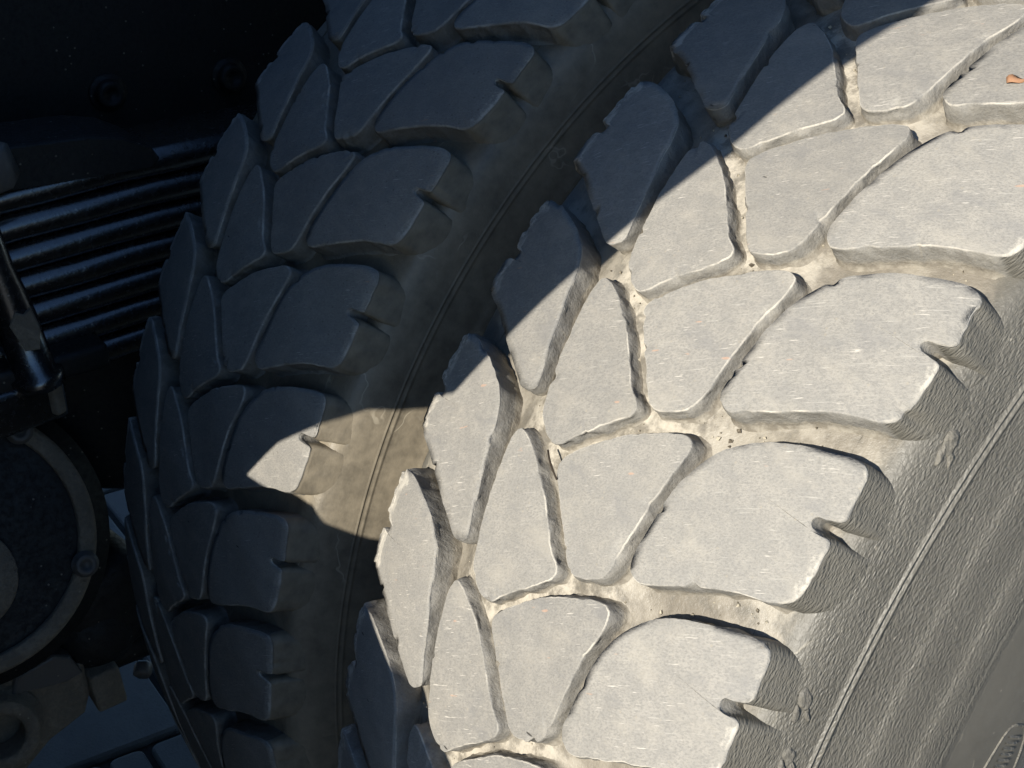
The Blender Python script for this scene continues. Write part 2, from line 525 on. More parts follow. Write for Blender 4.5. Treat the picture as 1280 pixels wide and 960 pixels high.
OUT['E'] = []
for p_ in OUT['D']:
    if p_[0] > 111 and 449 < p_[1] < 459.5: continue
    OUT['E'].append(p_)
    if p_ == (121.5, 460.5): OUT['E'] += [(121, 458), (118, 457.0), (113.5, 456.3), (112.3, 454.5), (113.8, 452.7), (118, 452.1), (121, 451)]


def block_mesh(kind, seed, worn, mid=8.0, rnd_edge=1.0):
    shape = OUT['E'] if (kind == 'D' and mid > 10) else OUT[kind]
    rnd = random.Random(hash(('blk', kind, seed)) if False else seed * 101 + ord(kind))
    P = resample(shape, 1.5)
    area = sum(P[i - 1][0] * P[i][1] - P[i][0] * P[i - 1][1] for i in range(len(P)))
    if area < 0: P.reverse()
    n = len(P)
    nrm = []
    for i in range(n):
        a, b = P[i - 2], P[(i + 2) % n]
        tx, ty = b[0] - a[0], b[1] - a[1]; L = math.hypot(tx, ty) or 1
        nrm.append((ty / L, -tx / L))
    lowf = Noise1(rnd, 14); hif = Noise1(rnd, 60); vhf = Noise1(rnd, 130); wallf = Noise1(rnd, 40)
    chips = [(rnd.random(), rnd.uniform(0.004, 0.018), rnd.uniform(0.4, 2.1)) for _ in range(rnd.randint(3, 7))]
    cx = sum(p[0] for p in P) / n; cy = sum(p[1] for p in P) / n
    if kind == 'D': cx, cy = 82.0, 454.5
    if kind == 'A': cx, cy = -76.0, 417.0
    # per-vertex shoulder weight
    W = []
    for x, s in P:
        W.append(sstep(112, 120, x) if kind == 'D' else (sstep(105, 113.5, -x) if kind == 'A' else 0.0))
    V = []; dust = []; edge = []; uv = []; wall = []; side = []; suv = []
    und = [(rnd.uniform(0, 6.28), rnd.uniform(0.05, 0.13), rnd.uniform(0.05, 0.13)) for _ in range(3)]

    def add(x, s, h, d, e, wl=0.0, sd=0.0):
        u = 0.0
        for ph, a, b in und: u += math.sin(ph + a * x + b * s)
        r = prof(x / 1000) - (h + 0.16 * u + 0.16) / 1000
        th = s / 500.0
        V.append((x / 1000, -r * math.cos(th), r * math.sin(th)))
        dust.append(d); edge.append(e); uv.append((x / 1000, s / 1000 + h * 0.0004)); wall.append(wl); side.append(sd); suv.append((s / 1000 * 0.9, (h + abs(x)) / 1000))

    for ri, (o, h) in enumerate(RINGS):
        if ri <= 4: o, h = o * rnd_edge, h * rnd_edge
        for i, (x, s) in enumerate(P):
            t = i / n; w = W[i]
            near = max(0.0, 1 - h / 9.0) if h > 0 else 0.7
            rag = 1.0 + (2.6 * w if kind == 'A' else 0.0)
            j = (0.45 * lowf(t) + 0.28 * hif(t) * rag + 0.16 * vhf(t) * rag) * worn * near
            dh = 0.0
            for c, wd, am in chips:
                q = abs((t - c + 0.5) % 1 - 0.5) / wd
                if q < 1 and h < 6:
                    k = (1 - q * q) ** 2 * am * worn
                    j -= k * 0.9 * near; dh += k * (0.5 if h < 3 else 0.0)
            if kind == 'A' and w > 0 and h < 8:
                ra = max(0.0, hif(t * 1.7 + .3)) * 1.1 * w * worn
                j -= ra; dh += ra * 0.8
            if h > 2.5: j += 0.7 * wallf(t) + 0.35 * hif(t * 1.3 + h * .02) + 0.2 * vhf(t + h * 0.05)
            fs = floor_depth(x / 1000, mid) / 16.0
            fs = fs * (1 - w) + w * 1.12
            hh = (h if h < 1.3 else 1.3 + (h - 1.3) * (fs * 15.4 - 1.3 + .6) / (16.7 - 1.3) * 1.04) * (1 + 0.55 * w) + dh
            if (kind == 'D' and x > 110 and 449 < s < 460) or (kind == 'A' and x < -105 and 413 < s < 422):
                o = o * 0.3
            oo = o * (1 - w) + w * ((0.285 * hh + min(o, 0) * 1.4) if h < 14 else (0.285 * hh - (2.0 if h < 16 else 4.5) + 0.0)) - (0.6 * w if 12 < h < 14 else 0.0) + j * (1 - 0.9 * w if h > 3 else 1)
            nx, ny = nrm[i]
            nx2 = nx * (1 - w) + w * math.copysign(1, x); ny2 = ny * (1 - w * 0.8) if h > 3 else ny
            if w > 0 and h <= 3: nx2 = nx
            e = 1.0 if 0.1 < h < 1.0 else (0.35 if 0.05 < h < 2 else 0.0)
            if kind == 'A' and h < 6: e = max(e, 2.1 * w)
            if kind == 'D' and h < 1: e = max(e, 0.7 * w)
            if w > 0 and h > 3: e *= 1 - w
            dd = 0.0 if h < 3 else (0.10 + 0.75 * sstep(6, 16, h) * (1 - w * 0.9))
            sd = w * (sstep(0.3, 1.2, h) if kind == 'D' else sstep(3.0, 7.0, h))
            if kind == 'D': sd = max(sd, sstep(112, 119, x) * sstep(1.0, 4.0, h))
            add(x + nx2 * oo, s + ny2 * oo, hh, dd, e, sstep(0.4, 2.0, h) * (1 - sstep(13, 16, h)), sd)
    nr = len(RINGS)
    F = []
    for r in range(nr - 1):
        for i in range(n):
            k = (i + 1) % n
            F.append((r * n + i, (r + 1) * n + i, (r + 1) * n + k, r * n + k))
    def ins(p):
        return RINGS[0][0] * (0.3 if (kind == 'D' and p[0] > 110 and 449 < p[1] < 460) or (kind == 'A' and p[0] < -105 and 413 < p[1] < 422) else 1.0)
    base = [(P[i][0] + nrm[i][0] * ins(P[i]), P[i][1] + nrm[i][1] * ins(P[i])) for i in range(n)]
    prev = 0
    for f in (0.92, 0.76, 0.55, 0.33, 0.14):
        st = len(V)
        for x, s in base:
            add(cx + (x - cx) * f, cy + (s - cy) * f, 0.0, 0.0, (1.7 * sstep(103, 112, -x) if kind == 'A' else 0.4 * sstep(113, 119, x)) if f > .9 else 0.0)
        for i in range(n):
            k = (i + 1) % n
            F.append((st + i, prev + i, prev + k, st + k))
        prev = st
    c = len(V); add(cx, cy, 0, 0, 0)
    for i in range(n):
        F.append((c, prev + i, prev + (i + 1) % n))
    me = mesh('tread_block', V, F, True, {'dust': dust, 'edge': edge, 'wall': wall, 'side': side}, uv)
    l = me.uv_layers.new(name='SideUV')
    idx = [0] * len(me.loops)
    me.loops.foreach_get('vertex_index', idx)
    flat = []
    for i in idx: flat.extend(suv[i])
    l.data.foreach_set('uv', flat)
    me.uv_layers[0].active = True
    me.uv_layers[0].active_render = True
    return me


CPROF = []      # carcass profile for x>=0: (x, r, dust, grain)
for k in range(0, 22):
    x = 0.005 * k
    CPROF.append((x, prof(x) - floor_depth(x) / 1000, 1.0, 0.0))
CPROF += [(0.1120, 0.4757, 0.95, 0.0), (0.1170, 0.4756, 0.80, 0.05), (0.1208, 0.4750, 0.55, 0.2), (0.1230, 0.4741, 0.35, 0.5), (0.1248, 0.4722, 0.15, 0.8), (0.1263, 0.4692, 0.05, 1), (0.1280, 0.4645, 0, 1), (0.1294, 0.4590, 0, 1),
          (0.1305, 0.4545, 0, 1), (0.1309, 0.4530, 0, 1), (0.1311, 0.4524, 0, .7), (0.1321, 0.4519, 0, .3), (0.1322, 0.4515, 0, .3), (0.1312, 0.4510, 0, .7), (0.1312, 0.4504, 0, 1), (0.1313, 0.4495, 0, .8), (0.1324, 0.4488, 0, .3), (0.1326, 0.4481, 0, .3), (0.1315, 0.4473, 0, .7), (0.1317, 0.4465, 0, 1),
          (0.1322, 0.4440, 0, 1), (0.1336, 0.4380, 0, 1), (0.1352, 0.4300, 0, 1), (0.1360, 0.4270, 0, 1), (0.1364, 0.4262, 0, 1), (0.1372, 0.4240, 0, 1), (0.1380, 0.4180, 0, 1), (0.1392, 0.4080, 0, 1), (0.1399, 0.4015, 0, 1), (0.1403, 0.4005, 0, 1), (0.1409, 0.3990, 0, 1),
          (0.1412, 0.3920, 0, 1), (0.1416, 0.3850, 0, 1), (0.1415, 0.3815, 0, 0.8), (0.1408, 0.3795, 0, 0.3), (0.1407, 0.3770, 0, 0.05), (0.1408, 0.368, 0, 0.0), (0.1405, 0.352, 0, 0.0), (0.1395, 0.335, 0, 0), (0.1372, 0.318, 0, 0), (0.1335, 0.303, 0, 0), (0.128, 0.290, 0, 0), (0.121, 0.279, 0, 0), (0.113, 0.272, 0, 0), (0.105, 0.270, 0, 0)]


def carcass_mesh(mid, rib):
    half = []
    for x, r, d, g in CPROF:
        if x <= 0.106: r = prof(x) - floor_depth(x, mid) / 1000
        if 0.4460 < r < 0.4535:           # moulded double rib on the shoulder
            basex = 0.1308 + (0.4535 - r) * 0.11
            x = basex + (x - basex) * rib
        half.append((x, r, d, g))
    neg = []
    for (x, r, d, g), (x0, r0, _, _) in zip(half, CPROF):
        if x <= 0.106: r = prof(x) - floor_depth(-x, mid) / 1000
        neg.append((-x, r, d, g))
    pos = [(x, r + (0.0033 * d if x > 0.106 else 0.0), d, g) for x, r, d, g in half]
    full = list(reversed(neg)) + pos[1:]
    al = [0.0]
    for a, b in zip(full[:-1], full[1:]):
        al.append(al[-1] + math.hypot(b[0] - a[0], b[1] - a[1]))
    NS = 336
    V = []; D = []; G = []; UV = []; PL = []
    m_ = len(full)
    for i in range(NS + 1):
        th = 2 * math.pi * i / NS
        for (x, r, d, g), v in zip(full, al):
            rr = r + (0.0006 * math.sin(th * 84 + x * 90) * math.sin(th * 55 + x * 130) if d > 0.3 else 0.0)
            V.append((x, -rr * math.cos(th), rr * math.sin(th)))
            D.append(d); G.append(g); UV.append((th * 0.45, v)); PL.append(1 - sstep(0.035, 0.06, abs(x)))
    F = []
    for i in range(NS):
        for j in range(m_ - 1):
            a = i * m_ + j
            F.append((a, a + m_, a + m_ + 1, a + 1))
    return mesh('carcass', V, F, True, {'dust': D, 'grain': G, 'pale': PL}, UV)


CARC = carcass_mesh(8.0, 0.75)
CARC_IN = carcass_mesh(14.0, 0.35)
VARIANTS = 7
BLK = {(k, v): block_mesh(k, v + 1, 1.0) for k in 'ABCD' for v in range(VARIANTS)}
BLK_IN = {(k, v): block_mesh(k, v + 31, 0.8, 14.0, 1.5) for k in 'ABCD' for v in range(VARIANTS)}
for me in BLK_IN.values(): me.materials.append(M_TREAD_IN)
for me in BLK.values(): me.materials.append(M_TREAD)
CARC.materials.append(M_SIDE); CARC_IN.materials.append(M_SIDE_IN)


def lathe_x(profile, seg, name):
    V = []; F = []; n = len(profile)
    for i in range(seg):
        a = 2 * math.pi * i / seg
        for x, r in profile:
            V.append((x, -r * math.cos(a), r * math.sin(a)))
    for i in range(seg):
        k = (i + 1) % seg
        for j in range(n - 1):
            F.append((i * n + j, k * n + j, k * n + j + 1, i * n + j + 1))
    return mesh(name, V, F)


RIM = lathe_x([(0.112, 0.283), (0.122, 0.281), (0.124, 0.275), (0.118, 0.268), (0.100, 0.262), (0.06, 0.252), (0.02, 0.248), (0.02, 0.15), (0.06, 0.13), (0.06, 0.0), (0.052, 0.0), (0.052, 0.125), (0.010, 0.145), (0.010, 0.242), (-0.06, 0.252), (-0.10, 0.262), (-0.118, 0.268), (-0.124, 0.275), (-0.122, 0.281), (-0.112, 0.283)], 96, 'wheel_rim')


def tyre(x, phase, blocks, carc, label, seed):
    t = empty('truck_tyre', (x, 0, -R0))
    tag(t, label, 'tyre', 'dual truck tyres')
    c = link('carcass', carc, t); c.location = (0, 0, R0)
    r = link('wheel_rim', RIM, t, M_RIM); r.location = (0, 0, R0)
    rnd = random.Random(seed)
    for kind in 'ABCD':
        v = rnd.randrange(VARIANTS)
        for k in range(NP):
            v = (v + rnd.randint(1, VARIANTS - 1)) % VARIANTS
            b = link('tread_block', blocks[(kind, v)], t)
            b.location = (0, 0, R0)
            b.rotation_euler = ((k - 8) * DTH - phase + rnd.uniform(-.0012, .0012), 0, 0)
    return t


outer = tyre(0.0, 0.0, BLK, CARC, 'near truck tyre in sunlight with pale dusty chunky tread blocks', 11)
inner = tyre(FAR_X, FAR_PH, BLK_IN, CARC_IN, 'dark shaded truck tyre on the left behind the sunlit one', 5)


# moulded marks on the outer sidewall
def ring_mark(th, r, a, b, rot, parent, mat, thick=0.0012, name='moulded_mark'):
    """small raised oval ring lying on the sidewall at angle th, radius r; a along the running direction"""
    def side_x(rr):
        for (x0, r0, _, _), (x1, r1, _, _) in zip(CPROF[:-1], CPROF[1:]):
            if r1 <= rr <= r0: return x0 + (x1 - x0) * (r0 - rr) / (r0 - r1 + 1e-9)
        return 0.13
    V = []; F = []; n = 40; m_ = 6
    for i in range(n):
        q = 2 * math.pi * i / n
        wob = 1 + 0.07 * math.sin(3 * q + th * 9) + 0.05 * math.sin(5 * q)
        px, py = a * wob * math.cos(q), b * wob * math.sin(q)
        u = px * math.cos(rot) - py * math.sin(rot); v = px * math.sin(rot) + py * math.cos(rot)
        nx, ny = math.cos(q), math.sin(q)
        for j in range(m_):
            w = 2 * math.pi * j / m_
            uu = u + nx * thick * math.cos(w); vv = v + ny * thick * math.cos(w)
            rr = r + vv; tt = th + uu / r
            x = side_x(rr) + thick * 0.75 * math.sin(w)
            V.append((x, -rr * math.cos(tt), rr * math.sin(tt)))
    for i in range(n):
        k = (i + 1) % n
        for j in range(m_):
            l = (j + 1) % m_
            F.append((i * m_ + j, k * m_ + j, k * m_ + l, i * m_ + l))
    o = link(name, mesh(name, V, F), parent, mat)
    o.location = (0, 0, R0)
    return o


def bar_marks(th, r, n, pitch, length, parent, mat):
    V = []; F = []
    for i in range(n):
        tt = th + (i - n / 2) * pitch / r
        bs = len(V)
        for dr, dt, dx in ((-length / 2, 0, 0), (length / 2, 0, 0), (length / 2, pitch * .3, .0008), (-length / 2, pitch * .3, .0008), (-length / 2, pitch * .6, 0), (length / 2, pitch * .6, 0)):
            rr = r + dr; a = tt + dt / r
            V.append((0.1392 + dx + (0.0004 if dx == 0 else 0.0004), -rr * math.cos(a), rr * math.sin(a)))
        F += [(bs, bs + 1, bs + 2, bs + 3), (bs + 3, bs + 2, bs + 5, bs + 4)]
    o = link('moulded_hatching', mesh('moulded_hatching', V, F, False), parent, mat)
    o.location = (0, 0, R0)


M_MARK = mat_paint('sidewall_mark_rubber', (0.105, 0.099, 0.086), 0.6, 0.6, (0.17, 0.158, 0.13), speck=0.2, bumpd=0.0025)
def nub(th, r, a, b, h, rot, parent, mat, seed):
    """small lumpy moulded nub on the shoulder face"""
    rr_ = random.Random(seed)
    V = []; F = []; n = 22
    ns = Noise1(rr_, 9)
    for k, (f, up) in enumerate(((1.0, -0.15), (0.86, 0.45), (0.62, 0.9), (0.3, 0.85))):
        for i in range(n):
            q = 2 * math.pi * i / n
            w = 1 + 0.28 * ns(i / n)
            px, py = a * f * w * math.cos(q), b * f * w * math.sin(q)
            u = px * math.cos(rot) - py * math.sin(rot); v = px * math.sin(rot) + py * math.cos(rot)
            r2 = r + v; t2 = th + u / r
            x = 0.1280 + (0.4645 - r2) * 0.26 + h * up * (1 + 0.3 * ns(i / n + 0.4))
            V.append((x, -r2 * math.cos(t2), r2 * math.sin(t2)))
    for k in range(3):
        for i in range(n):
            l = (i + 1) % n
            F.append((k * n + i, k * n + l, (k + 1) * n + l, (k + 1) * n + i))
    F.append(tuple(3 * n + i for i in range(n)))
    o = link('moulded_nub', mesh('moulded_nub', V, F), parent, mat)
    o.location = (0, 0, R0)


for k, (th, r) in enumerate(((0.713, 0.4655), (0.482, 0.4665), (0.434, 0.4625))):
    nub(th, r, 0.0046, 0.0028, 0.0010, 0.35, outer, M_MARK, 5 + k)
    nub(th - 0.012, r + 0.0012, 0.0040, 0.0012, 0.0011, 0.25, outer, M_MARK, 15 + k)
    nub(th - 0.010, r - 0.0032, 0.0036, 0.0010, 0.0010, 0.55, outer, M_MARK, 25 + k)
bar_marks(0.440, 0.335, 11, 0.0028, 0.009, outer, M_MARK)
ring_mark(0.40, 0.330, 0.034, 0.016, 0.25, outer, M_MARK, 0.0009, 'moulded_oval')

# ------------------------------------------------------------------ leaf spring, left of the inner tyre


def box_mesh(sx, sy, sz, bev, name):
    import bmesh
    bm = bmesh.new()
    bmesh.ops.create_cube(bm, size=1.0)
    for v in bm.verts:
        v.co.x *= sx; v.co.y *= sy; v.co.z *= sz
    if bev > 0:
        bmesh.ops.bevel(bm, geom=bm.edges[:], offset=bev, segments=3, affect='EDGES', profile=0.6)
    me = bpy.data.meshes.new(name)
    bm.to_mesh(me); bm.free()
    me.polygons.foreach_set('use_smooth', [True] * len(me.polygons))
    return me


def cyl_mesh(profile, seg, name):
    """lathe about local Z: (r, z) pairs"""
    V = []; F = []; n = len(profile)
    for i in range(seg):
        a = 2 * math.pi * i / seg
        for r, z in profile:
            V.append((r * math.cos(a), r * math.sin(a), z))
    for i in range(seg):
        k = (i + 1) % seg
        for j in range(n - 1):
            F.append((i * n + j, k * n + j, k * n + j + 1, i * n + j + 1))
    me = mesh(name, V, F)
    return me


def aim(o, d, up='Y'):
    o.rotation_euler = Vector(d).to_track_quat('Z', up).to_euler()


def poly_prism(pts, depth, name, bev=0.003):
    """polygon in local (y,z), extruded along -x from x=0, with a chamfer on the front edge"""
    n = len(pts)
    cx = sum(p[0] for p in pts) / n; cy = sum(p[1] for p in pts) / n
    V = []; F = []
    for x, ins in ((-depth, 0), (-bev, 0), (-bev * .3, bev * .35), (0, bev)):
        for y, z in pts:
            d = math.hypot(y - cx, z - cy)
            V.append((x, cx + (y - cx) * (1 - ins / d), cy + (z - cy) * (1 - ins / d)))
    for r in range(3):
        for i in range(n):
            k = (i + 1) % n
            F.append((r * n + i, r * n + k, (r + 1) * n + k, (r + 1) * n + i))
    F.append(tuple(3 * n + i for i in range(n)))
    F.append(tuple(reversed(range(n))))
    me = mesh(name, V, F, smooth=False)
    return me


spring = empty('leaf_spring', (-0.64, -0.30, 0.09))
tag(spring, 'stack of glossy black spring leaves left of the shaded tyre', 'leaf spring')


def leaf_mesh(half, w, th, arch):
    """curved spring leaf along y with round edges; local origin at its middle"""
    prof_ = []
    for k in range(20):
        a = 2 * math.pi * k / 20
        cx = (w / 2 - th * .5) * (1 if math.cos(a) > 0 else -1)
        prof_.append((cx + th * .5 * math.cos(a), th * .5 * math.sin(a)))
    V = []; F = []; n = 24; m_ = len(prof_)
    for i in range(n + 1):
        y = -half + 2 * half * i / n
        z = arch * (y * y)
        for x, dz in prof_:
            V.append((x, y, z + dz + 0.0006 * math.sin(y * 60 + x * 20)))
    for i in range(n):
        for j in range(m_):
            k = (j + 1) % m_
            F.append((i * m_ + j, (i + 1) * m_ + j, (i + 1) * m_ + k, i * m_ + k))
    F.append(tuple(range(m_))); F.append(tuple(n * m_ + j for j in reversed(range(m_))))
    return mesh('leaf', V, F)


for k in range(7):
    half = 0.62 - 0.03 * k
    o = link('leaf', leaf_mesh(half, 0.085, 0.0225, -0.18), spring, M_BLACK)
    z = 0.2475 - 0.0232 * k
    o.location = (0, 0.20, z - 0.09 - 0.0055)
    o.rotation_euler = (-0.035, 0, 0)
# pad that lies on top of the stack
pad = link('top_pad', poly_prism([(-0.62, 0.0), (-0.385, 0.0), (-0.38, 0.006), (-0.386, 0.016), (-0.405, 0.026), (-0.43, 0.031), (-0.62, 0.034)], 0.075, 'top_pad', 0.004), spring, M_SATIN)
pad.location = (0.045, 0.30, 0.236 - 0.09)
pad.rotation_euler = (0.0, 0, 0)

# clamp rod in front of the leaves
rod = empty('clamp_rod', (-0.578, -0.505, 0.085))
tag(rod, 'thick black clamp rod slanting down across the spring leaves', 'rod')
v0 = Vector((-0.575, -0.528, 0.245)); v1 = Vector((-0.575, -0.500, 0.092))
L = (v1 - v0).length
rm = cyl_mesh([(0.0, -L / 2), (0.011, -L / 2), (0.0125, -L / 2 + .002), (0.0125, -0.02), (0.0145, 0.0), (0.0158, 0.02), (0.0158, L / 2 - .012), (0.020, L / 2 - .010), (0.020, L / 2), (0.0, L / 2)], 28, 'shank')
sh = link('shank', rm, rod, M_BLACK)
sh.location = (v0 + v1) / 2 - rod.location
aim(sh, v1 - v0)
fl = link('worn_flat', poly_prism([(-0.006, -0.018), (0.004, -0.020), (0.0095, -0.004), (0.008, 0.012), (0.002, 0.009), (-0.003, 0.013), (-0.010, 0.004)], 0.006, 'worn_flat', 0.001), rod, M_GRIME)
fl.location = Vector((-0.5570, -0.508, 0.146)) - rod.location
fl.rotation_euler = (0.2, 0.0, -0.25)
cap = link('rod_nut', cyl_mesh([(0, -.014), (.016, -.014), (.018, -.012), (.018, .012), (.016, .014), (0, .014)], 6, 'rod_nut'), rod, M_STEEL)
cap.location = Vector((-0.585, -0.508, 0.258)) - rod.location
aim(cap, (0.15, -0.3, 1))

seat = empty('spring_seat', (-0.61, -0.50, 0.055))
tag(seat, 'black steel spring seat block under the leaves with a dusty corner', 'spring seat')
b = link('seat_block', box_mesh(0.085, 0.10, 0.036, 0.006, 'seat_block'), seat, M_BLACK)
b.location = (0.0, -0.036, 0.020); b.rotation_euler = (0.04, 0, 0.15)
b = link('dusty_corner', box_mesh(0.010, 0.010, 0.024, 0.003, 'dusty_corner'), seat, M_GRIME)
b.location = (0.036, 0.010, 0.022); b.rotation_euler = (0.04, 0, 0.5)
b = link('seat_flange', box_mesh(0.10, 0.15, 0.020, 0.005, 'seat_flange'), seat, M_SATIN)
b.location = (-0.012, -0.02, 0.044); b.rotation_euler = (0.05, 0, 0.0)

# ------------------------------------------------------------------ frame rail behind
rail = empty('frame_rail', (-0.80, 0.0, 0.13))
tag(rail, 'black chassis rail with bolt heads in the dark upper left', 'chassis rail')
w = link('web', box_mesh(0.008, 3.0, 0.42, 0.002, 'web'), rail, M_SATIN); w.location = (-0.004, 0.2, 0.21)
w = link('flange', box_mesh(0.08, 3.0, 0.008, 0.002, 'flange'), rail, M_SATIN); w.location = (-0.048, 0.2, 0.0)
BOLT = cyl_mesh([(0.017, 0.0), (0.017, 0.003), (0.016, 0.0038), (0.0125, 0.004), (0.0125, 0.006), (0.0118, 0.0125), (0.0105, 0.0135), (0.006, 0.0135), (0.0055, 0.012), (0, 0.0118)], 30, 'bolt')
for y, z in ((-0.351, 0.249), (-0.237, 0.2495), (-0.10, 0.2495), (0.06, 0.249)):
    o = link('bolt', BOLT, rail, M_SATIN)
    o.location = (0.0, y, z - 0.13); aim(o, (1, 0, 0))
o = link('rivet', cyl_mesh([(0.004, 0), (0.0035, 0.0015), (0.002, 0.0025), (0, 0.003)], 16, 'rivet'), rail, M_STEEL)
o.location = (0, -0.356, 0.218 - 0.13); aim(o, (1, 0, 0))

# ------------------------------------------------------------------ round housing with bolted cover
hub = empty('round_housing', (-0.60, -0.55, -0.16))
tag(hub, 'round black housing cover with a dusty bolted rim, left edge below the spring', 'housing')
HAX = Vector((0.93, -0.10, 0.36)).normalized()
HC = Vector((-0.575, -0.583, -0.022))
bd = link('cover', cyl_mesh([(0.120, -0.12), (0.120, -0.02), (0.107, -0.016), (0.105, -0.004), (0.090, -0.003), (0.060, -0.001), (0.0, 0.0)], 72, 'cover'), hub, M_SATIN)
bd.location = HC - hub.location; aim(bd, HAX)
rg = link('rim_band', cyl_mesh([(0.0925, -0.003), (0.093, 0.002), (0.0945, 0.0035), (0.1035, 0.0035), (0.1065, 0.001), (0.1075, -0.012)], 90, 'rim_band'), hub, M_GRIME)
rg.location = HC - hub.location; aim(rg, HAX)
dc = link('centre_disc', cyl_mesh([(0.041, -0.002), (0.041, 0.002), (0.040, 0.0035), (0.02, 0.004), (0.0, 0.004)], 60, 'centre_disc'), hub, M_GRIME)
dc.location = HC + HAX * 0.003 + Vector((0.010, 0.0, -0.026)) - hub.location; aim(dc, HAX)
q = HAX.to_track_quat('Z', 'Y')
SB = cyl_mesh([(0.0105, 0.0), (0.0105, 0.002), (0.0085, 0.0026), (0.0085, 0.0075), (0.0075, 0.0085), (0.0042, 0.0085), (0.0036, 0.0055), (0.0, 0.0055)], 24, 'cover_bolt')
for tgt in (Vector((-0.58, -0.526, 0.045)), Vector((-0.58, -0.488, -0.069))):
    # nearest place on the rim circle
    d = (tgt - HC); d -= HAX * d.dot(HAX); d.normalize()
    o = link('cover_bolt', SB, hub, M_STEEL)
    o.location = HC + d * 0.0990 + HAX * 0.0035 - hub.location; aim(o, HAX)
for a in (2.2, 3.2, 4.2, 5.2):
    d = q @ Vector((math.cos(a), math.sin(a), 0))
    if (d.y > -0.2): continue
    o = link('cover_bolt', SB, hub, M_STEEL)
    o.location = HC + d * 0.0990 + HAX * 0.0035 - hub.location; aim(o, HAX)

axle = empty('axle_casing', (-0.74, -0.40, -0.05))
tag(axle, 'black rounded axle casing between the round cover and the shaded tyre', 'axle casing')
o = link('casing_drum', cyl_mesh([(0.0, -0.09), (0.13, -0.09), (0.145, -0.08), (0.15, -0.06), (0.15, 0.05), (0.145, 0.06), (0.13, 0.068), (0.118, 0.07), (0.06, 0.08), (0, 0.082)], 64, 'casing_drum'), axle, M_SATIN)
o.location = (0.02, 0.01, 0.130); aim(o, (0.95, -0.1, 0.1))
o = link('casing_shoulder', box_mesh(0.10, 0.14, 0.13, 0.035, 'casing_shoulder'), axle, M_SATIN)
o.location = (0.03, -0.10, 0.062)

# ------------------------------------------------------------------ bracket with bored eye, and the linkage beside it
br = empty('eye_bracket', (-0.58, -0.56, -0.26))
tag(br, 'dusty brown bracket with a bored round eye at the lower left corner', 'bracket')
plate = link('bracket_plate', poly_prism([(-0.62, -0.13), (-0.55, -0.148), (-0.515, -0.168), (-0.497, -0.172), (-0.496, -0.205), (-0.502, -0.222), (-0.535, -0.238), (-0.556, -0.256), (-0.58, -0.275), (-0.63, -0.285)], 0.05, 'bracket_plate', 0.005), br, M_GRIME)
plate.location = Vector((-0.585, 0, 0)) - br.location
ey = link('eye_ring', cyl_mesh([(0.0185, -0.03), (0.0185, 0.010), (0.0200, 0.0125), (0.0285, 0.0125), (0.0305, 0.010), (0.031, -0.006), (0.036, -0.0062), (0.036, -0.03)], 48, 'eye_ring'), br, M_GRIME)
ey.location = Vector((-0.572, -0.5755, -0.200)) - br.location; aim(ey, (0.97, -0.1, 0.2))
bo = link('eye_bore', cyl_mesh([(0.0188, 0.008), (0.0186, -0.028), (0.0, -0.028)], 40, 'eye_bore'), br, M_HOLE)
bo.location = ey.location; aim(bo, (0.97, -0.1, 0.2))

lk = empty('brake_linkage', (-0.62, -0.47, -0.21))
tag(lk, 'dark linkage lump beside the dusty bracket, above the pavers', 'linkage')
o = link('link_body', box_mesh(0.07, 0.085, 0.085, 0.022, 'link_body'), lk, M_SATIN); o.location = (0.0, 0.006, 0.075); o.rotation_euler = (0.5, 0, 0)
o = link('link_boss', cyl_mesh([(0, -.04), (.030, -.04), (.034, -.036), (.034, .012), (.028, .020), (.015, .026), (0, .028)], 36, 'link_boss'), lk, M_SATIN)
o.location = (0.012, -0.010, 0.055); aim(o, (1, -0.1, 0.25))
o = link('dusty_block', box_mesh(0.04, 0.026, 0.038, 0.004, 'dusty_block'), lk, M_GRIME); o.location = (0.028, -0.014, 0.012); o.rotation_euler = (0.1, 0, 0)
o = link('link_rod', cyl_mesh([(0, -.05), (.013, -.05), (.014, -.048), (.014, .05), (0, .05)], 24, 'link_rod'), lk, M_SATIN); o.location = (0.01, 0.022, 0.022); aim(o, (0.1, 1, 0.15))
o = link('worn_nut', cyl_mesh([(0, -.006), (.0075, -.006), (.0085, -.004), (.0085, .004), (.0075, .006), (0, .006)], 6, 'worn_nut'), lk, M_STEEL); o.location = (0.014, 0.026, -0.004); aim(o, (0.6, -0.4, -0.4))
o = link('cover_scrap', poly_prism([(-0.055, -0.010), (-0.01, -0.016), (0.004, -0.012), (-0.004, 0.008), (-0.018, 0.014), (-0.05, 0.005)], 0.02, 'cover_scrap', 0.003), lk, M_STEEL); o.location = (0.040, -0.035, 0.044)

# ------------------------------------------------------------------ added unseen blockers that shade the wheels (out of frame)
CY = -0.75
UP = [(-0.60, 0.262), (-0.125, 0.282), (-0.112, 0.299), (-0.100, 0.313), (-0.072, 0.335), (-0.052, 0.353), (-0.041, 0.357), (0.044, 0.401), (0.086, 0.463), (0.128, 0.522), (0.162, 0.567), (0.193, 0.616), (0.221, 0.650), (0.300, 0.765), (0.30, 0.95), (-1.30, 0.95), (-1.30, 0.262)]


def sheet_mesh(pts, th, name):
    """plate in the x-z plane with thickness along y"""
    n = len(pts)
    V = [(x, 0, z) for x, z in pts] + [(x, -th, z) for x, z in pts]
    F = [tuple(range(n)), tuple(reversed(range(n, 2 * n)))]
    for i in range(n):
        k = (i + 1) % n
        F.append((i, n + i, n + k, k))
    return mesh(name, V, F, smooth=False)


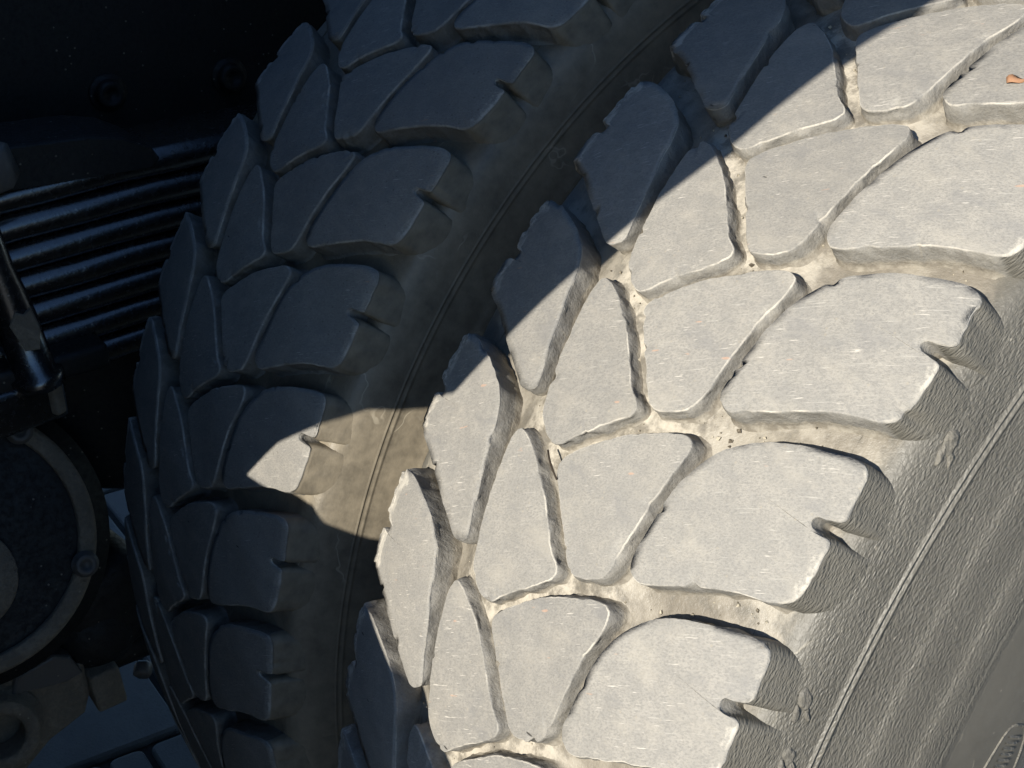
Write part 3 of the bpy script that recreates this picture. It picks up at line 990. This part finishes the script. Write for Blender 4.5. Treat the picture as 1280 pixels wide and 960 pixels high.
mg = link('shadow_panel', sheet_mesh([(x, z - 0.262) for x, z in UP], 0.004, 'shadow_panel'), None, M_SATIN)  # unseen panel added; its edge follows the traced shadow outline
mg.location = (0, CY, 0.262)
tag(mg, 'added black panel, unseen, its edge shaped to cast the slanting shadow', 'shadow caster')
LO = [(-1.30, -0.47), (0.085, -0.47), (0.108, -0.20), (0.118, 0.215), (0.108, 0.232), (0.085, 0.246), (0.045, 0.258), (0.012, 0.272), (-0.052, 0.272), (-0.068, 0.276), (-0.075, 0.284), (-0.125, 0.281), (-1.30, 0.278)]
tb = empty('shadow_box', (-0.6, CY, -0.47))  # unseen box added and shaped to cast the lower shadow
tag(tb, 'added black box, unseen, its outline shaped to cast the lower shadow', 'box')
o = link('box_body', sheet_mesh([(x + 0.6, z + 0.47) for x, z in LO], 0.45, 'box_body'), tb, M_SATIN)
bed = link('sky_blocker', box_mesh(1.75, 2.5, 0.05, 0.004, 'sky_blocker'), None, M_SATIN)  # unseen deck added to keep skylight off the gap between the tyres
bed.location = (-0.72, 1.0, 0.66)
tag(bed, 'added black deck above the wheels, unseen, holding back skylight', 'light blocker')

# ------------------------------------------------------------------ a scrap of dry leaf on the tread
lv = []
for i in range(7):
    a = i / 6
    wv = 0.0032 * math.sin(math.pi * (0.15 + 0.8 * a))
    lv += [(a * 0.011 - 0.005, -wv, 0.0018 * math.sin(a * 5)), (a * 0.011 - 0.005, 0, 0.0008 + 0.001 * math.sin(a * 5)), (a * 0.011 - 0.005, wv, 0.0022 * math.sin(a * 5 + .6) + .0008)]
lf = []
for i in range(6):
    for j in range(2):
        b0 = i * 3 + j
        lf.append((b0, b0 + 3, b0 + 4, b0 + 1))
t = NT('dry_leaf'); leafmat = t.out((0.30, 0.165, 0.095), 0.8, 0.2)
lo = link('dry_leaf_scrap', mesh('dry_leaf_scrap', lv, lf), None, leafmat)
lo.location = (0.0750, -0.2757, 0.4154)
lo.scale = (0.62, 0.62, 0.62)
nrmv = Vector((0.05, -0.552, 0.832))
lo.rotation_euler = (nrmv.to_track_quat('Z', 'Y').to_matrix() @ Matrix.Rotation(0.5, 3, 'Z')).to_euler()
so = lo.modifiers.new('thickness', 'SOLIDIFY'); so.thickness = 0.0004
tag(lo, 'tiny orange dry leaf scrap on a sunlit tread block at the right edge', 'leaf')

# thin dry plant fibre caught in a groove of the near tyre
fp = [Vector((-0.0165, -0.4270, 0.2600)), Vector((-0.0120, -0.4295, 0.2588)), Vector((-0.0075, -0.4310, 0.2562)), Vector((-0.0040, -0.4312, 0.2528))]
cu = bpy.data.curves.new('plant_fibre', 'CURVE'); cu.dimensions = '3D'; cu.bevel_depth = 0.00045; cu.bevel_resolution = 2
sp = cu.splines.new('BEZIER'); sp.bezier_points.add(3)
for bp, p_ in zip(sp.bezier_points, fp):
    bp.co = p_ - fp[0]; bp.handle_left_type = bp.handle_right_type = 'AUTO'
tmp = bpy.data.objects.new('tmp', cu); COL.objects.link(tmp)
fm_ = bpy.data.meshes.new_from_object(tmp.evaluated_get(bpy.context.evaluated_depsgraph_get()))
bpy.data.objects.remove(tmp)
tf = NT('dark_fibre'); fo = link('plant_fibre', fm_, None, tf.out((0.03, 0.022, 0.015), 0.8, 0.3))
fo.location = fp[0]
tag(fo, 'thin dark curved plant fibre caught in a groove of the sunlit tread', 'plant fibre')

# crumbs of dried dirt lying in the grooves of the near tyre
rc = random.Random(77)
CV = []; CF = []
OCT = [(1, 0, 0), (-1, 0, 0), (0, 1, 0), (0, -1, 0), (0, 0, 1), (0, 0, -1)]
OF = [(0, 2, 4), (2, 1, 4), (1, 3, 4), (3, 0, 4), (2, 0, 5), (1, 2, 5), (3, 1, 5), (0, 3, 5)]
for _ in range(1100):
    x = rc.uniform(-0.11, 0.11); th = rc.uniform(0.0, 1.35)
    sz = 0.00035 + 0.0010 * rc.random() ** 3
    r = prof(x) - floor_depth(x) / 1000 + sz * 0.4 + 0.0002
    c = Vector((x, -r * math.cos(th), r * math.sin(th)))
    e = Euler((rc.uniform(0, 6), rc.uniform(0, 6), rc.uniform(0, 6))).to_matrix()
    b0 = len(CV)
    for v in OCT:
        CV.append(tuple(c + e @ (Vector(v) * sz * rc.uniform(0.6, 1.3))))
    CF += [tuple(b0 + i for i in f) for f in OF]
tc = NT('dried_dirt')
nz_ = tc.noise(tc.coords('Object'), 260, 3)
dc_ = link('dirt_crumbs', mesh('dirt_crumbs', CV, CF, smooth=False), None, tc.out(tc.mix(tc.ramp(nz_, 0.4, 0.6), (0.10, 0.085, 0.065), (0.42, 0.38, 0.30)), 0.95, 0.2))
tag(dc_, 'pale crumbs of dried dirt in the grooves of the sunlit tread', 'dirt', kind='stuff')

# unseen curved fender sheet added over the wheels to darken the upper tyres
FV = []; FF = []
for x0, x1, a0, a1 in ((-0.50, 0.05, 64.0, 165.0),):
    b0 = len(FV)
    for i in range(25):
        a = math.radians(a0 + (a1 - a0) * i / 24)
        for x, r in ((x0, 0.60), (x1, 0.60), (x1, 0.604), (x0, 0.604)):
            FV.append((x, -r * math.cos(a), r * math.sin(a)))
    for i in range(24):
        for j in range(4):
            k = (j + 1) % 4
            FF.append((b0 + i * 4 + j, b0 + (i + 1) * 4 + j, b0 + (i + 1) * 4 + k, b0 + i * 4 + k))
    FF.append((b0, b0 + 1, b0 + 2, b0 + 3))
    FF.append(tuple(b0 + 96 + q_ for q_ in (3, 2, 1, 0)))
fd = link('shade_fender', mesh('shade_fender', FV, FF), None, M_SATIN)
tag(fd, 'added curved black fender sheet, unseen, darkening the tops of both tyres', 'fender')
